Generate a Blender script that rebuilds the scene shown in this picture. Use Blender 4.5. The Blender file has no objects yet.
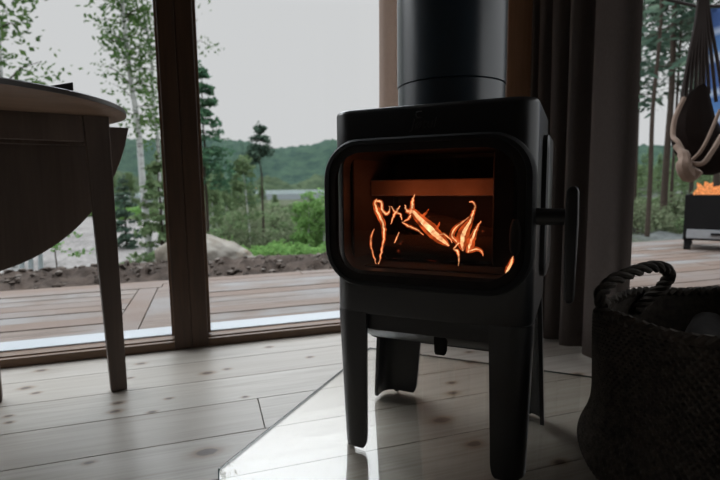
import bpy, bmesh, math, random
from mathutils import Vector, Matrix, noise
random.seed(7)
C = bpy.context.scene
COL = C.collection
R = math.radians
EYE = .66

# ------------------------------------------------------------------ camera
PITCH, ROLL, YAW, FPX = R(6.42), R(-.732), R(17.675), 480.0
fw = Vector((math.sin(YAW)*math.cos(PITCH), math.cos(YAW)*math.cos(PITCH), -math.sin(PITCH)))
rt = Vector((math.cos(YAW), -math.sin(YAW), 0)); up = rt.cross(fw)
rt2 = rt*math.cos(ROLL)+up*math.sin(ROLL); up2 = -rt*math.sin(ROLL)+up*math.cos(ROLL)
cam_d = bpy.data.cameras.new('camera'); cam = bpy.data.objects.new('camera', cam_d); COL.objects.link(cam)
M4 = Matrix((rt2, up2, -fw)).transposed().to_4x4(); M4.translation = (0, 0, EYE); cam.matrix_world = M4
cam_d.sensor_width = 36; cam_d.lens = FPX/720*36; cam_d.clip_start = .02; cam_d.clip_end = 3000
cam_d.dof.use_dof = True; cam_d.dof.focus_distance = 1.08; cam_d.dof.aperture_fstop = 4.0
C.camera = cam

# ------------------------------------------------------------------ sky, exposure
C.view_settings.view_transform = 'Standard'; C.view_settings.look = 'None'
C.view_settings.exposure = 0; C.view_settings.gamma = 1; C.view_settings.use_curve_mapping = False
W = bpy.data.worlds.new('overcast'); C.world = W; W.use_nodes = True
nt = W.node_tree; nt.nodes.clear()
def wn(t, **k):
    n = nt.nodes.new(t)
    for a, b in k.items(): setattr(n, a, b)
    return n
tc = wn('ShaderNodeTexCoord'); sp = wn('ShaderNodeSeparateXYZ'); nt.links.new(tc.outputs['Generated'], sp.inputs[0])
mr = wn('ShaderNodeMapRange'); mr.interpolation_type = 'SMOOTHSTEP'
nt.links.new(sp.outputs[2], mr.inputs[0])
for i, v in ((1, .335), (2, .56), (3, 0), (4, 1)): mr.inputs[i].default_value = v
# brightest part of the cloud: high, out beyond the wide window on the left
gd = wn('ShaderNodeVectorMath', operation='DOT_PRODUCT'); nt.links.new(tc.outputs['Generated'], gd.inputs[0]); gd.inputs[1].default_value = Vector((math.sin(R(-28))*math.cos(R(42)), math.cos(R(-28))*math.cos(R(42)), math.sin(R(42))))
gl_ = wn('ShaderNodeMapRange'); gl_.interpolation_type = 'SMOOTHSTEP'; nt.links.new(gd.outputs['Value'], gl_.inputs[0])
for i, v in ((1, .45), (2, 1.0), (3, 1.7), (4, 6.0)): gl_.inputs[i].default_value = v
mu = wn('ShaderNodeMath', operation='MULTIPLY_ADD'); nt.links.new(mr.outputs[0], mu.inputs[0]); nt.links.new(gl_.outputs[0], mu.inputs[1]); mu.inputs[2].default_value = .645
mc = wn('ShaderNodeMapRange'); nt.links.new(sp.outputs[2], mc.inputs[0])
for i, v in ((1, .33), (2, .75), (3, 0), (4, 1)): mc.inputs[i].default_value = v
cr = wn('ShaderNodeMix', data_type='RGBA')
cr.inputs[6].default_value = (.985, 1, 1.01, 1); cr.inputs[7].default_value = (.90, .98, 1.06, 1)
nt.links.new(mc.outputs[0], cr.inputs[0])
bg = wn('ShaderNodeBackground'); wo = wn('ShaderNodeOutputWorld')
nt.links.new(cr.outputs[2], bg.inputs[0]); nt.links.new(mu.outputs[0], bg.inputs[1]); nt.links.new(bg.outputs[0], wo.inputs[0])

# ------------------------------------------------------------------ helpers
def ray(x, y): return fw + rt2*((x-360)/FPX) - up2*((y-240)/FPX)
def flo(x, y, z=0.0):
    d = ray(x, y); return Vector((0, 0, EYE)) + d*((z-EYE)/d.z)
def at(x, y, Y):
    d = ray(x, y); return Vector((0, 0, EYE)) + d*(Y/d.y)
def azx(x, dist, y=190):
    d = ray(x, y); h = math.hypot(d.x, d.y); return d.x/h*dist, d.y/h*dist
def link(o, parent=None):
    COL.objects.link(o)
    if parent: o.parent = parent
    return o
def tag(o, label=None, cat=None, group=None, kind=None):
    if label: o['label'] = label
    if cat: o['category'] = cat
    if group: o['group'] = group
    if kind: o['kind'] = kind
    return o
def empty(name, loc=(0, 0, 0), rz=0, label=None, cat=None, group=None, kind=None):
    o = bpy.data.objects.new(name, None); o.location = loc; o.rotation_euler = (0, 0, rz); link(o)
    o.empty_display_size = .05
    return tag(o, label, cat, group, kind)
def obj(name, bm, m, parent=None, smooth=True, bevel=0, recalc=True):
    if recalc: bmesh.ops.recalc_face_normals(bm, faces=bm.faces[:])
    me = bpy.data.meshes.new(name); bm.to_mesh(me); bm.free()
    for p in me.polygons: p.use_smooth = smooth
    o = bpy.data.objects.new(name, me); link(o, parent)
    for mm in (m if isinstance(m, (list, tuple)) else [m]): me.materials.append(mm)
    if bevel:
        b = o.modifiers.new('b', 'BEVEL'); b.width = bevel; b.segments = 2; b.limit_method = 'ANGLE'; b.angle_limit = R(35)
        b.harden_normals = False
    if smooth:
        try: me.set_sharp_from_angle(angle=R(38))
        except Exception: pass
    return o
def B(): return bmesh.new()
def box(bm, a, b, rot=None, org=None):
    x0, y0, z0 = a; x1, y1, z1 = b
    vs = [Vector(v) for v in ((x0,y0,z0),(x1,y0,z0),(x1,y1,z0),(x0,y1,z0),(x0,y0,z1),(x1,y0,z1),(x1,y1,z1),(x0,y1,z1))]
    if rot is not None: vs = [rot @ (v-Vector(org)) + Vector(org) for v in vs]
    v = [bm.verts.new(q) for q in vs]
    for f in ((0,3,2,1),(4,5,6,7),(0,1,5,4),(1,2,6,5),(2,3,7,6),(3,0,4,7)): bm.faces.new([v[i] for i in f])
def loft(bm, rings, caps=(True, True), closed=True):
    R_ = [[bm.verts.new(p) for p in r] for r in rings]; n = len(rings[0])
    for a, b in zip(R_[:-1], R_[1:]):
        for i in range(n if closed else n-1):
            j = (i+1) % n; bm.faces.new((a[i], a[j], b[j], b[i]))
    if caps[0]: bm.faces.new(R_[0][::-1])
    if caps[1]: bm.faces.new(R_[-1])
    return R_
def smooth_path(pts, n=6):
    P = [Vector(p) for p in pts]; out = []
    for i in range(len(P)-1):
        a, b, c, d = P[max(i-1, 0)], P[i], P[i+1], P[min(i+2, len(P)-1)]
        for k in range(n):
            t = k/n; out.append(.5*((2*b)+(c-a)*t+(2*a-5*b+4*c-d)*t*t+(3*b-a-3*c+d)*t**3))
    out.append(P[-1]); return out
def tube(bm, pts, rad, n=10, caps=True, flat=None):
    """tapered tube along pts; flat = (direction, factor) squashes it"""
    P = [Vector(p) for p in pts]; rings = []
    if not isinstance(rad, (list, tuple)): rad = [rad]*len(P)
    u = None
    for i, p in enumerate(P):
        t = (P[min(i+1, len(P)-1)]-P[max(i-1, 0)]).normalized()
        if u is None:
            u = t.orthogonal().normalized()
            if flat: u = (Vector(flat[0])-t*Vector(flat[0]).dot(t)).normalized()
        u = (u-t*u.dot(t)).normalized(); v = t.cross(u)
        r = rad[i]; s = flat[1] if flat else 1
        rings.append([p+u*(math.cos(2*math.pi*k/n)*r*s)+v*(math.sin(2*math.pi*k/n)*r) for k in range(n)])
    loft(bm, rings, (caps, caps))
def lathe(bm, prof, n=48, cx=0, cy=0, caps=(True, True)):
    loft(bm, [[(cx+r*math.cos(2*math.pi*k/n), cy+r*math.sin(2*math.pi*k/n), z) for k in range(n)] for r, z in prof], caps)
def rrect(w, d, r, n=8, cx=0, cy=0):
    out = []
    for (sx, sy, a0) in ((1, -1, -90), (1, 1, 0), (-1, 1, 90), (-1, -1, 180)):
        for k in range(n+1):
            a = R(a0+90*k/n); out.append((cx+sx*(w/2-r)+r*math.cos(a), cy+sy*(d/2-r)+r*math.sin(a)))
    return out
def sub_edges(pts, n):   # resample a closed outline evenly
    L = []; P = [Vector((*p, 0)) for p in pts]; m = len(P); tot = 0
    for i in range(m): L.append(tot); tot += (P[(i+1) % m]-P[i]).length
    out = []; i = 0
    for k in range(n):
        s = tot*k/n
        while i < m-1 and L[i+1] <= s: i += 1
        l = (P[(i+1) % m]-P[i]).length; t = (s-L[i])/l if l else 0
        q = P[i].lerp(P[(i+1) % m], t); out.append((q.x, q.y))
    return out
def hasd(o): return o.name

# ------------------------------------------------------------------ materials
class NT:
    def __init__(s, name):
        s.m = bpy.data.materials.new(name); s.m.use_nodes = True; s.t = s.m.node_tree; s.t.nodes.clear()
        s.out = s.t.nodes.new('ShaderNodeOutputMaterial')
    def n(s, t, ins=None, **k):
        q = s.t.nodes.new(t)
        for a, b in k.items(): setattr(q, a, b)
        for a, b in (ins or {}).items(): s.set(q, a, b)
        return q
    def set(s, q, i, v):
        if isinstance(v, bpy.types.NodeSocket): s.t.links.new(v, q.inputs[i])
        else: q.inputs[i].default_value = v
    def math(s, op, a, b=0.0, c=0.0): return s.n('ShaderNodeMath', {0: a, 1: b, 2: c}, operation=op).outputs[0]
    def mix(s, f, a, b, mode='MIX'):
        q = s.n('ShaderNodeMix', {0: f, 6: a, 7: b}, data_type='RGBA', blend_type=mode); return q.outputs[2]
    def noise(s, vec, scale, detail=4, rough=.5, dist=0):
        return s.n('ShaderNodeTexNoise', {'Vector': vec, 'Scale': scale, 'Detail': detail, 'Roughness': rough, 'Distortion': dist}).outputs[0]
    def ramp(s, f, stops):
        q = s.n('ShaderNodeValToRGB', {0: f}); e = q.color_ramp.elements
        while len(e) > 1: e.remove(e[-1])
        e[0].position, e[0].color = stops[0][0], (*stops[0][1], 1)
        for p, c in stops[1:]: w = e.new(p); w.color = (*c, 1)
        return q.outputs[0]
    def pos(s, kind='Object', sc=(1, 1, 1), rot=(0, 0, 0)):
        t = s.n('ShaderNodeTexCoord').outputs[kind] if kind != 'World' else s.n('ShaderNodeNewGeometry').outputs['Position']
        return s.n('ShaderNodeMapping', {0: t, 2: rot, 3: sc}).outputs[0]
    def bump(s, h, st=.3, d=.01): return s.n('ShaderNodeBump', {'Strength': st, 'Distance': d, 'Height': h}).outputs[0]
    def princ(s, col, rough=.5, metal=0.0, normal=None, spec=.5, **k):
        q = s.n('ShaderNodeBsdfPrincipled', {'Base Color': col, 'Roughness': rough, 'Metallic': metal, 'Specular IOR Level': spec})
        for a, b in k.items(): s.set(q, a.replace('_', ' '), b)
        if normal is not None: s.set(q, 'Normal', normal)
        s.t.links.new(q.outputs[0], s.out.inputs[0]); return q
def c3(*c): return (*c, 1)
def plain(name, col, rough=.5, metal=0, var=.25, scale=20, bump=.0, spec=.5, **k):
    t = NT(name); v = t.pos(); f = t.noise(v, scale, 5, .6)
    col2 = tuple(min(1, x*(1+var)) for x in col); col1 = tuple(x*(1-var) for x in col)
    t.princ(t.mix(f, c3(*col1), c3(*col2)), rough, metal, t.bump(f, bump, .004) if bump else None, spec, **k); return t.m
def wood(name, col, dark, axis=0, scale=1.0, rough=.45, spec=.5, contrast=1.0, knots=False):
    t = NT(name); s = [9*scale]*3; s[axis] = .9*scale
    v = t.pos('Object', tuple(s)); f = t.noise(v, 2.2, 6, .62, .6)
    s2 = [70*scale]*3; s2[axis] = 2*scale
    g = t.noise(t.pos('Object', tuple(s2)), 1.6, 3, .5)
    k = t.math('ADD', t.math('MULTIPLY', f, .7), t.math('MULTIPLY', g, .3))
    col_ = t.ramp(k, [(.5-.2*contrast, dark), (.5+.16*contrast, col)])
    t.princ(col_, rough, 0, t.bump(g, .12, .003), spec); return t.m

M = {}
M['iron'] = plain('stove_black_paint', (.0140, .0146, .0160), .33, 0, .15, 300, .04, .8, IOR=1.5)
M['door'] = plain('matt_black_door_paint', (.016, .016, .0165), .62, 0, .15, 300, .03, .3)
M['iron_in'] = plain('sooty_iron', (.026, .022, .020), .8, 0, .4, 30, .1, .2)
M['brick'] = plain('fire_brick', (.085, .062, .047), .95, 0, .35, 14, .3, .1)
M['steel'] = plain('flue_paint', (.022, .042, .062), .30, 0, .1, 60, 0, .8, IOR=1.75)
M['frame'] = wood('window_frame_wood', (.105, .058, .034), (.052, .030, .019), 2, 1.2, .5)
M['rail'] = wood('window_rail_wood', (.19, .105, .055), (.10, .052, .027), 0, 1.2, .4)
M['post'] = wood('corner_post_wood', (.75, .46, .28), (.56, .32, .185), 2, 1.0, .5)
M['panel'] = wood('wall_boarding', (.15, .105, .072), (.10, .068, .046), 0, .6, .6)
M['table'] = wood('table_wood', (.17, .125, .10), (.105, .076, .062), 2, 1.0, .5)
M['tabletop'] = wood('table_top_wood', (.26, .165, .11), (.17, .105, .068), 0, 1.0, .5)
M['rim'] = wood('table_rim_wood', (.10, .085, .075), (.06, .05, .045), 0, 1.0, .35)
M['alu'] = plain('pale_sill_metal', (.33, .345, .36), .35, .0, .08, 10, 0, .5)
def curtain_mat():
    t = NT('grey_brown_linen'); f = t.noise(t.pos('Object', (1, 1, .3)), 220, 4, .6); col = t.mix(f, c3(.14, .116, .105), c3(.205, .174, .16))
    d = t.n('ShaderNodeBsdfDiffuse', {0: col}).outputs[0]; q = t.n('ShaderNodeBsdfTranslucent', {0: col}).outputs[0]
    t.t.links.new(t.n('ShaderNodeMixShader', {0: .33, 1: d, 2: q}).outputs[0], t.out.inputs[0]); return t.m
M['curtain'] = curtain_mat()
def backlit_tone_mat():
    t = NT('backlit_tone_linen'); f = t.noise(t.pos('Object', (1, 1, .3)), 220, 4, .6); col = t.mix(f, c3(.58, .48, .42), c3(.70, .60, .54))
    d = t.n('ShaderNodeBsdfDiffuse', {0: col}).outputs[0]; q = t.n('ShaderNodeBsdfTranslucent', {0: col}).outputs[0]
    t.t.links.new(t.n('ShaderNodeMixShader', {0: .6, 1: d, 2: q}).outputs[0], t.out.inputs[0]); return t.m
M['backlit_tone'] = backlit_tone_mat()  # same linen as the other curtain, colour lightened and more translucent to look backlit
M['deckboard'] = None
M['bark'] = plain('pine_bark', (.055, .041, .033), .95, 0, .5, 12, .5, .1)
M['charred'] = plain('charred_bark', (.030, .024, .021), .95, 0, .6, 26, .6, .1)
M['stake'] = plain('pale_stake_wood', (.34, .38, .40), .8)
M['book'] = plain('dark_cover', (.03, .028, .028), .6)

def glass_mat(name, ior, tint=(1, 1, 1), rough=0.0, extra=0.0, rtint=(1, 1, 1)):
    t = NT(name); g = t.n('ShaderNodeNewGeometry'); f0 = ((ior-1)/(ior+1))**2+extra      # same reflectance from both sides of the sheet
    c_ = t.math('ABSOLUTE', t.n('ShaderNodeVectorMath', {0: g.outputs['Normal'], 1: g.outputs['Incoming']}, operation='DOT_PRODUCT').outputs['Value'])
    fr = t.math('ADD', f0, t.math('MULTIPLY', 1-f0, t.math('POWER', t.math('SUBTRACT', 1.0, c_), 5.0)))
    tr = t.n('ShaderNodeBsdfTransparent', {0: c3(*tint)}).outputs[0]; gl = t.n('ShaderNodeBsdfGlossy', {0: c3(*rtint), 'Roughness': rough}).outputs[0]
    mx = t.n('ShaderNodeMixShader', {0: fr, 1: tr, 2: gl}).outputs[0]; t.t.links.new(mx, t.out.inputs[0]); return t.m
M['pane'] = glass_mat('window_glass', 1.25, (.993, .995, .995))
M['hearth'] = glass_mat('hearth_glass', 1.48, (.99, .985, .97), .0, .005)
M['oven'] = glass_mat('stove_glass', 1.45, (.84, .82, .80))

def floor_mat():
    t = NT('pale_pine_boards'); g = t.n('ShaderNodeNewGeometry')
    pos = g.outputs['Position']; rnd = g.outputs['Random Per Island']
    off = t.n('ShaderNodeCombineXYZ', {0: t.math('MULTIPLY', rnd, 17.0), 1: t.math('MULTIPLY', rnd, 5.0)}).outputs[0]
    p2 = t.n('ShaderNodeVectorMath', {0: pos, 1: off}, operation='ADD').outputs[0]
    mp = t.n('ShaderNodeMapping', {0: p2, 3: (1.0, 14, 1)}).outputs[0]
    f = t.noise(mp, 1.6, 5, .6, 1.2)
    g2 = t.noise(t.n('ShaderNodeMapping', {0: p2, 3: (3, 120, 1)}).outputs[0], 1.0, 3)
    k = t.math('ADD', t.math('MULTIPLY', f, .65), t.math('MULTIPLY', g2, .35))
    col = t.ramp(k, [(.30, (.27, .228, .185)), (.50, (.385, .345, .30)), (.68, (.455, .42, .375))])
    col = t.mix(t.math('MULTIPLY', rnd, .45), col, c3(.335, .29, .245))
    # individual knots
    K = [(-.607,1.982,.016),(-.605,1.818,.018),(-.559,1.76,.012),(-.264,1.933,.016),(-.283,1.793,.011),(-.023,1.749,.02),(.045,1.765,.012),(-.289,1.588,.016),(-.288,1.528,.017),(-.182,1.488,.012),(-.582,1.601,.011),(-.566,1.554,.011),(-.14,1.57,.011),(.221,1.958,.014),(.358,1.784,.012),(.919,1.527,.02),(.966,1.626,.013),(.757,1.382,.016),(.722,1.309,.018),(.606,1.162,.028),(.625,1.021,.022),(.775,.884,.016),(.089,1.501,.01),(-.027,1.206,.03),(-.95,1.7,.014),(-.75,1.3,.015),(-.3,1.25,.013),(.3,.9,.02),(1.2,1.3,.018),(1.05,1.45,.014)]
    acc = None; halo = None
    nz = t.n('ShaderNodeTexNoise', {'Vector': pos, 'Scale': 60.0, 'Detail': 2.0}).outputs['Color']
    pw = t.n('ShaderNodeVectorMath', {0: pos, 1: t.n('ShaderNodeVectorMath', {0: nz, 1: (.008, .008, 0)}, operation='MULTIPLY').outputs[0]}, operation='ADD').outputs[0]
    for (kx, ky, kr) in K:
        d = t.n('ShaderNodeVectorMath', {0: pw, 1: (kx+.004, ky+.004, 0)}, operation='SUBTRACT').outputs[0]
        d = t.n('ShaderNodeVectorMath', {0: d, 1: (.75/kr, 1.25/kr, 0)}, operation='MULTIPLY').outputs[0]
        l = t.n('ShaderNodeVectorMath', {0: d}, operation='LENGTH').outputs['Value']
        acc = l if acc is None else t.math('MINIMUM', acc, l)
    kn = t.ramp(acc, [(.0, (.07, .045, .032)), (.34, (.11, .07, .05)), (.44, (.55, .42, .32)), (.8, (1, 1, 1))])
    kf = t.n('ShaderNodeMapRange', {0: acc, 1: 0.0, 2: 1.8, 3: 0.0, 4: 1.0}).outputs[0]
    kn2 = t.ramp(kf, [(0, (.14, .09, .07)), (.30, (.22, .15, .115)), (.42, (.66, .55, .46)), (.7, (.9, .86, .82)), (1, (1, 1, 1))])
    col = t.mix(1.0, col, kn2, 'MULTIPLY')
    t.princ(col, t.math('ADD', .30, t.math('MULTIPLY', g2, .12)), 0, t.bump(g2, .10, .002), .55)
    return t.m
M['floor'] = floor_mat()
def deck_mat():
    t = NT('weathered_deck_boards'); g = t.n('ShaderNodeNewGeometry')
    pos = g.outputs['Position']; rnd = g.outputs['Random Per Island']
    off = t.n('ShaderNodeCombineXYZ', {0: t.math('MULTIPLY', rnd, 23.0), 1: rnd}).outputs[0]
    p2 = t.n('ShaderNodeVectorMath', {0: pos, 1: off}, operation='ADD').outputs[0]
    f = t.noise(t.n('ShaderNodeMapping', {0: p2, 3: (1.2, 22, 1)}).outputs[0], 1.6, 6, .65, 1)
    b = t.noise(p2, 2.2, 3)
    col = t.ramp(f, [(.36, (.050, .033, .024)), (.5, (.130, .099, .080)), (.66, (.195, .160, .134))])
    col = t.mix(t.ramp(b, [(.42, (0, 0, 0)), (.62, (1, 1, 1))]), col, c3(.165, .158, .152))
    col = t.mix(t.math('MULTIPLY', rnd, .85), col, c3(.115, .070, .048))
    t.princ(col, .65, 0, t.bump(f, .2, .004), .3); return t.m
M['deckboard'] = deck_mat()
def ground_mat():
    t = NT('ground'); a = t.n('ShaderNodeAttribute', attribute_name='ground').outputs['Color']
    f = t.noise(t.pos('World'), 7, 8, .7); f2 = t.noise(t.pos('World'), .5, 5, .6)
    k = t.ramp(t.math('ADD', t.math('MULTIPLY', f, .65), t.math('MULTIPLY', f2, .35)), [(.34, (.30, .30, .30)), (.66, (1.7, 1.7, 1.7))])
    t.princ(t.mix(1.0, a, k, 'MULTIPLY'), .95, 0, t.bump(f, .8, .06), .1); return t.m
M['ground'] = ground_mat()
def leaf_mat(name, c1, c2, tr=.35):
    t = NT(name); r = t.n('ShaderNodeNewGeometry').outputs['Random Per Island']
    col = t.mix(r, c3(*c1), c3(*c2))
    d = t.n('ShaderNodeBsdfDiffuse', {0: col}).outputs[0]; q = t.n('ShaderNodeBsdfTranslucent', {0: col}).outputs[0]
    m = t.n('ShaderNodeMixShader', {0: tr, 1: d, 2: q}).outputs[0]; t.t.links.new(m, t.out.inputs[0]); return t.m
M['leaf_birch'] = leaf_mat('birch_leaf', (0.0568, 0.1096, 0.0391), (0.1192, 0.1932, 0.0640))
M['leaf_fresh'] = leaf_mat('fresh_leaf', (0.1126, 0.2310, 0.0663), (0.2053, 0.3395, 0.1082))
M['leaf_mid'] = leaf_mat('willow_leaf', (0.0943, 0.1498, 0.0672), (0.1901, 0.2470, 0.1286))
M['leaf_olive'] = leaf_mat('olive_leaf', (0.1090, 0.1384, 0.0760), (0.1858, 0.2105, 0.1287))
M['needle'] = leaf_mat('spruce_needle', (0.0437, 0.1023, 0.0602), (0.1095, 0.1987, 0.1110), .2)
M['needle_pine'] = leaf_mat('pine_needle', (0.0416, 0.0736, 0.0545), (0.0961, 0.1362, 0.0961), .25)
def birch_bark():
    t = NT('birch_bark'); f = t.noise(t.pos('Object', (3, 3, 14)), 1.3, 4, .6)
    t.princ(t.ramp(f, [(.36, (.06, .055, .05)), (.45, (.48, .48, .47)), (.7, (.58, .58, .57))]), .8); return t.m
M['birch'] = birch_bark()

# ------------------------------------------------------------------ room shell
YW, XW = 2.0533, 1.54           # inner faces of the two glazed walls
X0, Y0, ZC = -4.2, -3.4, 2.45
def struct(name, bm, m, parent=None, smooth=False, bevel=0):
    o = obj(name, bm, m, parent, smooth, bevel)
    if parent is None: o['kind'] = 'structure'
    return o
# floor of long pine boards running along the glazed wall
bm = B(); a0, bw = 2.079, .20018
rs = random.Random(3); k = 0
y = a0
while y > Y0-.25:
    joints = {3: [.1262, -2.2, 2.3]}.get(k, [rs.uniform(-3.2, -1.3), rs.uniform(1.6, 3)])
    if k in (0, 1, 2, 4): joints = [-2.6+.3*k]
    xs = [X0-.1]+sorted(j for j in joints if X0 < j < XW)+[XW+.08]
    for p, q in zip(xs[:-1], xs[1:]):
        g = .0011
        box(bm, (p+g, y-bw+g, -.03), (q-g, y-g, 0))
    y -= bw; k += 1
struct('floor', bm, M['floor'], bevel=.0012)
bm = B(); box(bm, (X0-.1, Y0-.1, -.12), (XW+.1, YW+.1, -.032)); struct('floor_underlay', bm, M['bark'])
def boarded(bm, axis, pos, th, u0, u1, z0, z1, w=.14):
    z = z0
    while z < z1-.001:
        h = min(w, z1-z)
        if axis == 'x': box(bm, (pos, u0, z+.002), (pos+th, u1, z+h-.002))
        else: box(bm, (u0, pos, z+.002), (u1, pos+th, z+h-.002))
        z += h
bm = B(); boarded(bm, 'y', Y0-.04, .04, X0, XW, 0, ZC); struct('wall_rear', bm, M['panel'], bevel=.003)
bm = B(); boarded(bm, 'x', X0-.04, .04, Y0, YW, 0, ZC); struct('wall_left', bm, M['panel'], bevel=.003)
bm = B()
yy = Y0
while yy < YW+.15: box(bm, (X0, yy+.002, ZC), (XW+.1, yy+.138, ZC+.03)); yy += .14
struct('ceiling', bm, M['panel'], bevel=.003)
# glazed wall ahead: header, solid end, posts
ZH = 2.26
bm = B(); box(bm, (X0, YW, ZH), (XW+.13, YW+.12, ZC)); box(bm, (X0, YW, 0), (-2.75, YW+.12, ZH)); struct('wall_window_side', bm, M['panel'], bevel=.003)
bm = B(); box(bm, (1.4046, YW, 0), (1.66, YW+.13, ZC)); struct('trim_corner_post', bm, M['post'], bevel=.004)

def window(name, x0, x1, jl, jr, kind='y'):
    """floor-to-header fixed window in the wall ahead; x0..x1 outer frame edges"""
    e = empty(name, ((x0+x1)/2, YW, 0), kind='structure'); ox = (x0+x1)/2
    def part(n, boxes, m, bv=.003):
        b = B()
        for (a, c) in boxes: box(b, (a[0]-ox, a[1]-YW, a[2]), (c[0]-ox, c[1]-YW, c[2]))
        return obj(n, b, m, e, False, bv)
    part('bottom_rail', [((x0+jl, YW+.022, 0), (x1-jr, YW+.10, .040)), ((x0+jl, YW, 0), (x1-jr, YW+.022, .034))], M['rail'])
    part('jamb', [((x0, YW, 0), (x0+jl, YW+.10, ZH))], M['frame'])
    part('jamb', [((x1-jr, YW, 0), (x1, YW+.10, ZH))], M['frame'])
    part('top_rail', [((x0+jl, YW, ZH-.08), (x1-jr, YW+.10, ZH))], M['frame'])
    part('glazing_bead', [((x0+jl, YW+.03, .05), (x0+jl+.012, YW+.07, ZH-.08)), ((x1-jr-.012, YW+.03, .05), (x1-jr, YW+.07, ZH-.08))], M['rail'], .002)
    part('glass', [((x0+jl, YW+.070, .045), (x1-jr, YW+.074, ZH-.07))], M['pane'], 0)
    part('outer_sill', [((x0, YW+.101, -.02), (x1, YW+.225, .040)), ((x0+jl, YW+.076, .03), (x1-jr, YW+.101, .047))], M['alu'], .003)
    return e
window('window_1', -2.75, -.0845, .064, .064)
window('window_2', -.0815, 1.4046, .064, .05)
bm = B(); box(bm, (-.0845, YW+.004, 0), (-.0815, YW+.09, ZH)); struct('trim_mullion_joint', bm, M['frame'])
# side wall with the other window
e = empty('window_3', (XW, 1.0, 0), kind='structure')
def part3(n, boxes, m, bv=.003):
    b = B()
    for (a, c) in boxes: box(b, (a[0]-XW, a[1]-1.0, a[2]), (c[0]-XW, c[1]-1.0, c[2]))
    return obj(n, b, m, e, False, bv)
part3('bottom_rail', [((XW, -.6, 0), (XW+.10, 1.59, .05))], M['rail'])
part3('jamb', [((XW, 1.53, .05), (XW+.10, 1.59, ZH))], M['frame'])
part3('jamb', [((XW, -.6, .05), (XW+.10, -.535, ZH))], M['frame'])
part3('top_rail', [((XW, -.535, ZH-.08), (XW+.10, 1.53, ZH))], M['frame'])
part3('glass', [((XW+.070, -.535, .045), (XW+.074, 1.53, ZH-.07))], M['pane'], 0)
part3('outer_sill', [((XW+.101, -.6, -.02), (XW+.21, 1.59, .035))], M['alu'])
bm = B(); boarded(bm, 'x', XW, .1, Y0, -.6, 0, ZC); boarded(bm, 'x', XW, .1, 1.592, YW-.0005, 0, ZH); box(bm, (XW, -.6, ZH), (XW+.1, YW-.0005, ZC)); struct('wall_right', bm, M['panel'], bevel=.003)

# ------------------------------------------------------------------ deck outside
DZ = -.03
bm = B(); rs = random.Random(12); y = YW+.235; k = 0; YD = 3.87
rs = random.Random(11)
while y < YD-.02:
    w = .145
    segs = [(-7, 9)]
    if y < 3.55: segs = [(-7, -.475), (-.055, 9)]     # hatch boards lie crosswise between
    for (a, b_) in segs:
        xs = [a]
        xx = a+rs.uniform(2.5, 4.5)
        while xx < b_-1: xs.append(xx); xx += rs.uniform(3.2, 4.6)
        xs.append(b_)
        for p, q in zip(xs[:-1], xs[1:]): dz_ = rs.uniform(-.004, 0); box(bm, (p+.002, y+.005, DZ-.028), (q-.002, min(y+w-.005, YD), DZ+dz_))
    y += w; k += 1
box(bm, (-.470, YW+.235, DZ-.028), (-.352, 3.588, DZ-.001)); box(bm, (-.346, YW+.235, DZ-.028), (-.06, 3.588, DZ-.001))
# side deck strip beside the right window
y = YW+.215-.145
while y > -2:
    box(bm, (XW+.22, y+.003, DZ-.028), (9, y+.142, DZ)); y -= .145
y = YD
while y < 4.25:
    box(bm, (3.0, y+.003, DZ-.028), (9, y+.142, DZ)); y += .145
struct('floor_deck', bm, M['deckboard'], bevel=.002)

# ------------------------------------------------------------------ terrain
def sstep(a, b, x):
    t = max(0, min(1, (x-a)/(b-a))); return t*t*(3-2*t)
def H(x, y):
    r = math.hypot(x, y); az = math.degrees(math.atan2(x, y))
    v = Vector((x, y, 0))
    n1 = noise.noise(v*.35)*.5+noise.noise(v*.9)*.25
    # valley side
    z = -.13
    z += (-1.35)*sstep(5.0, 13, r) + -.75*sstep(38 if az < -2 else 14, 118, r) + .25*n1*sstep(8, 20, r)*(1-sstep(60, 110, r))
    # spoil heap of soil right beyond the deck
    if y > 3.75:
        ridge = math.exp(-((y-4.75)/.42)**2)*.065*(.75+.7*noise.noise(Vector((x*1.3, y*1.3, 3))))
        ridge += .075*noise.noise(Vector((x*6, y*6, 1)))*math.exp(-((y-4.7)/.7)**2)+.05*noise.noise(Vector((x*14, y*14, 1)))*math.exp(-((y-4.7)/.8)**2)
        z += ridge
    # forest plateau on the right
    zr = -.16 + .9*sstep(14, 45, r) + .25*n1*sstep(5, 12, r)+.10*noise.noise(v*2.2)
    w = sstep(27, 40, az)
    z = z*(1-w)+zr*w
    inside = (-6.8 < x < 9 and -2 < y < 4.2)
    if inside and (y < 3.85 or x > 3): z = min(z, -.22)
    if y < 3.7 : z = min(z, -.3)
    return z
def gcol(x, y):
    r = math.hypot(x, y); az = math.degrees(math.atan2(x, y)); v = Vector((x, y, 0))
    n = noise.noise(v*.5)
    soil = Vector((.062, .046, .037)); gravel = Vector((.165, .152, .142)); grass = Vector((.040, .058, .026)); heath = Vector((.056, .062, .044)); rock = Vector((.09, .094, .09))
    c = grass.lerp(soil, .3)
    c = c.lerp(gravel, sstep(3, -1, az+4*n)*sstep(8, 11, r)*(1-sstep(42, 48, r)))
    c = soil.lerp(c, sstep(5.6, 7.0, y+.6*n)) if az < 30 else c
    w = sstep(27, 38, az); hh = heath.lerp(rock, sstep(.0, .35, noise.noise(v*.45+Vector((5, 2, 0)))))
    return c.lerp(hh, w)
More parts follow.
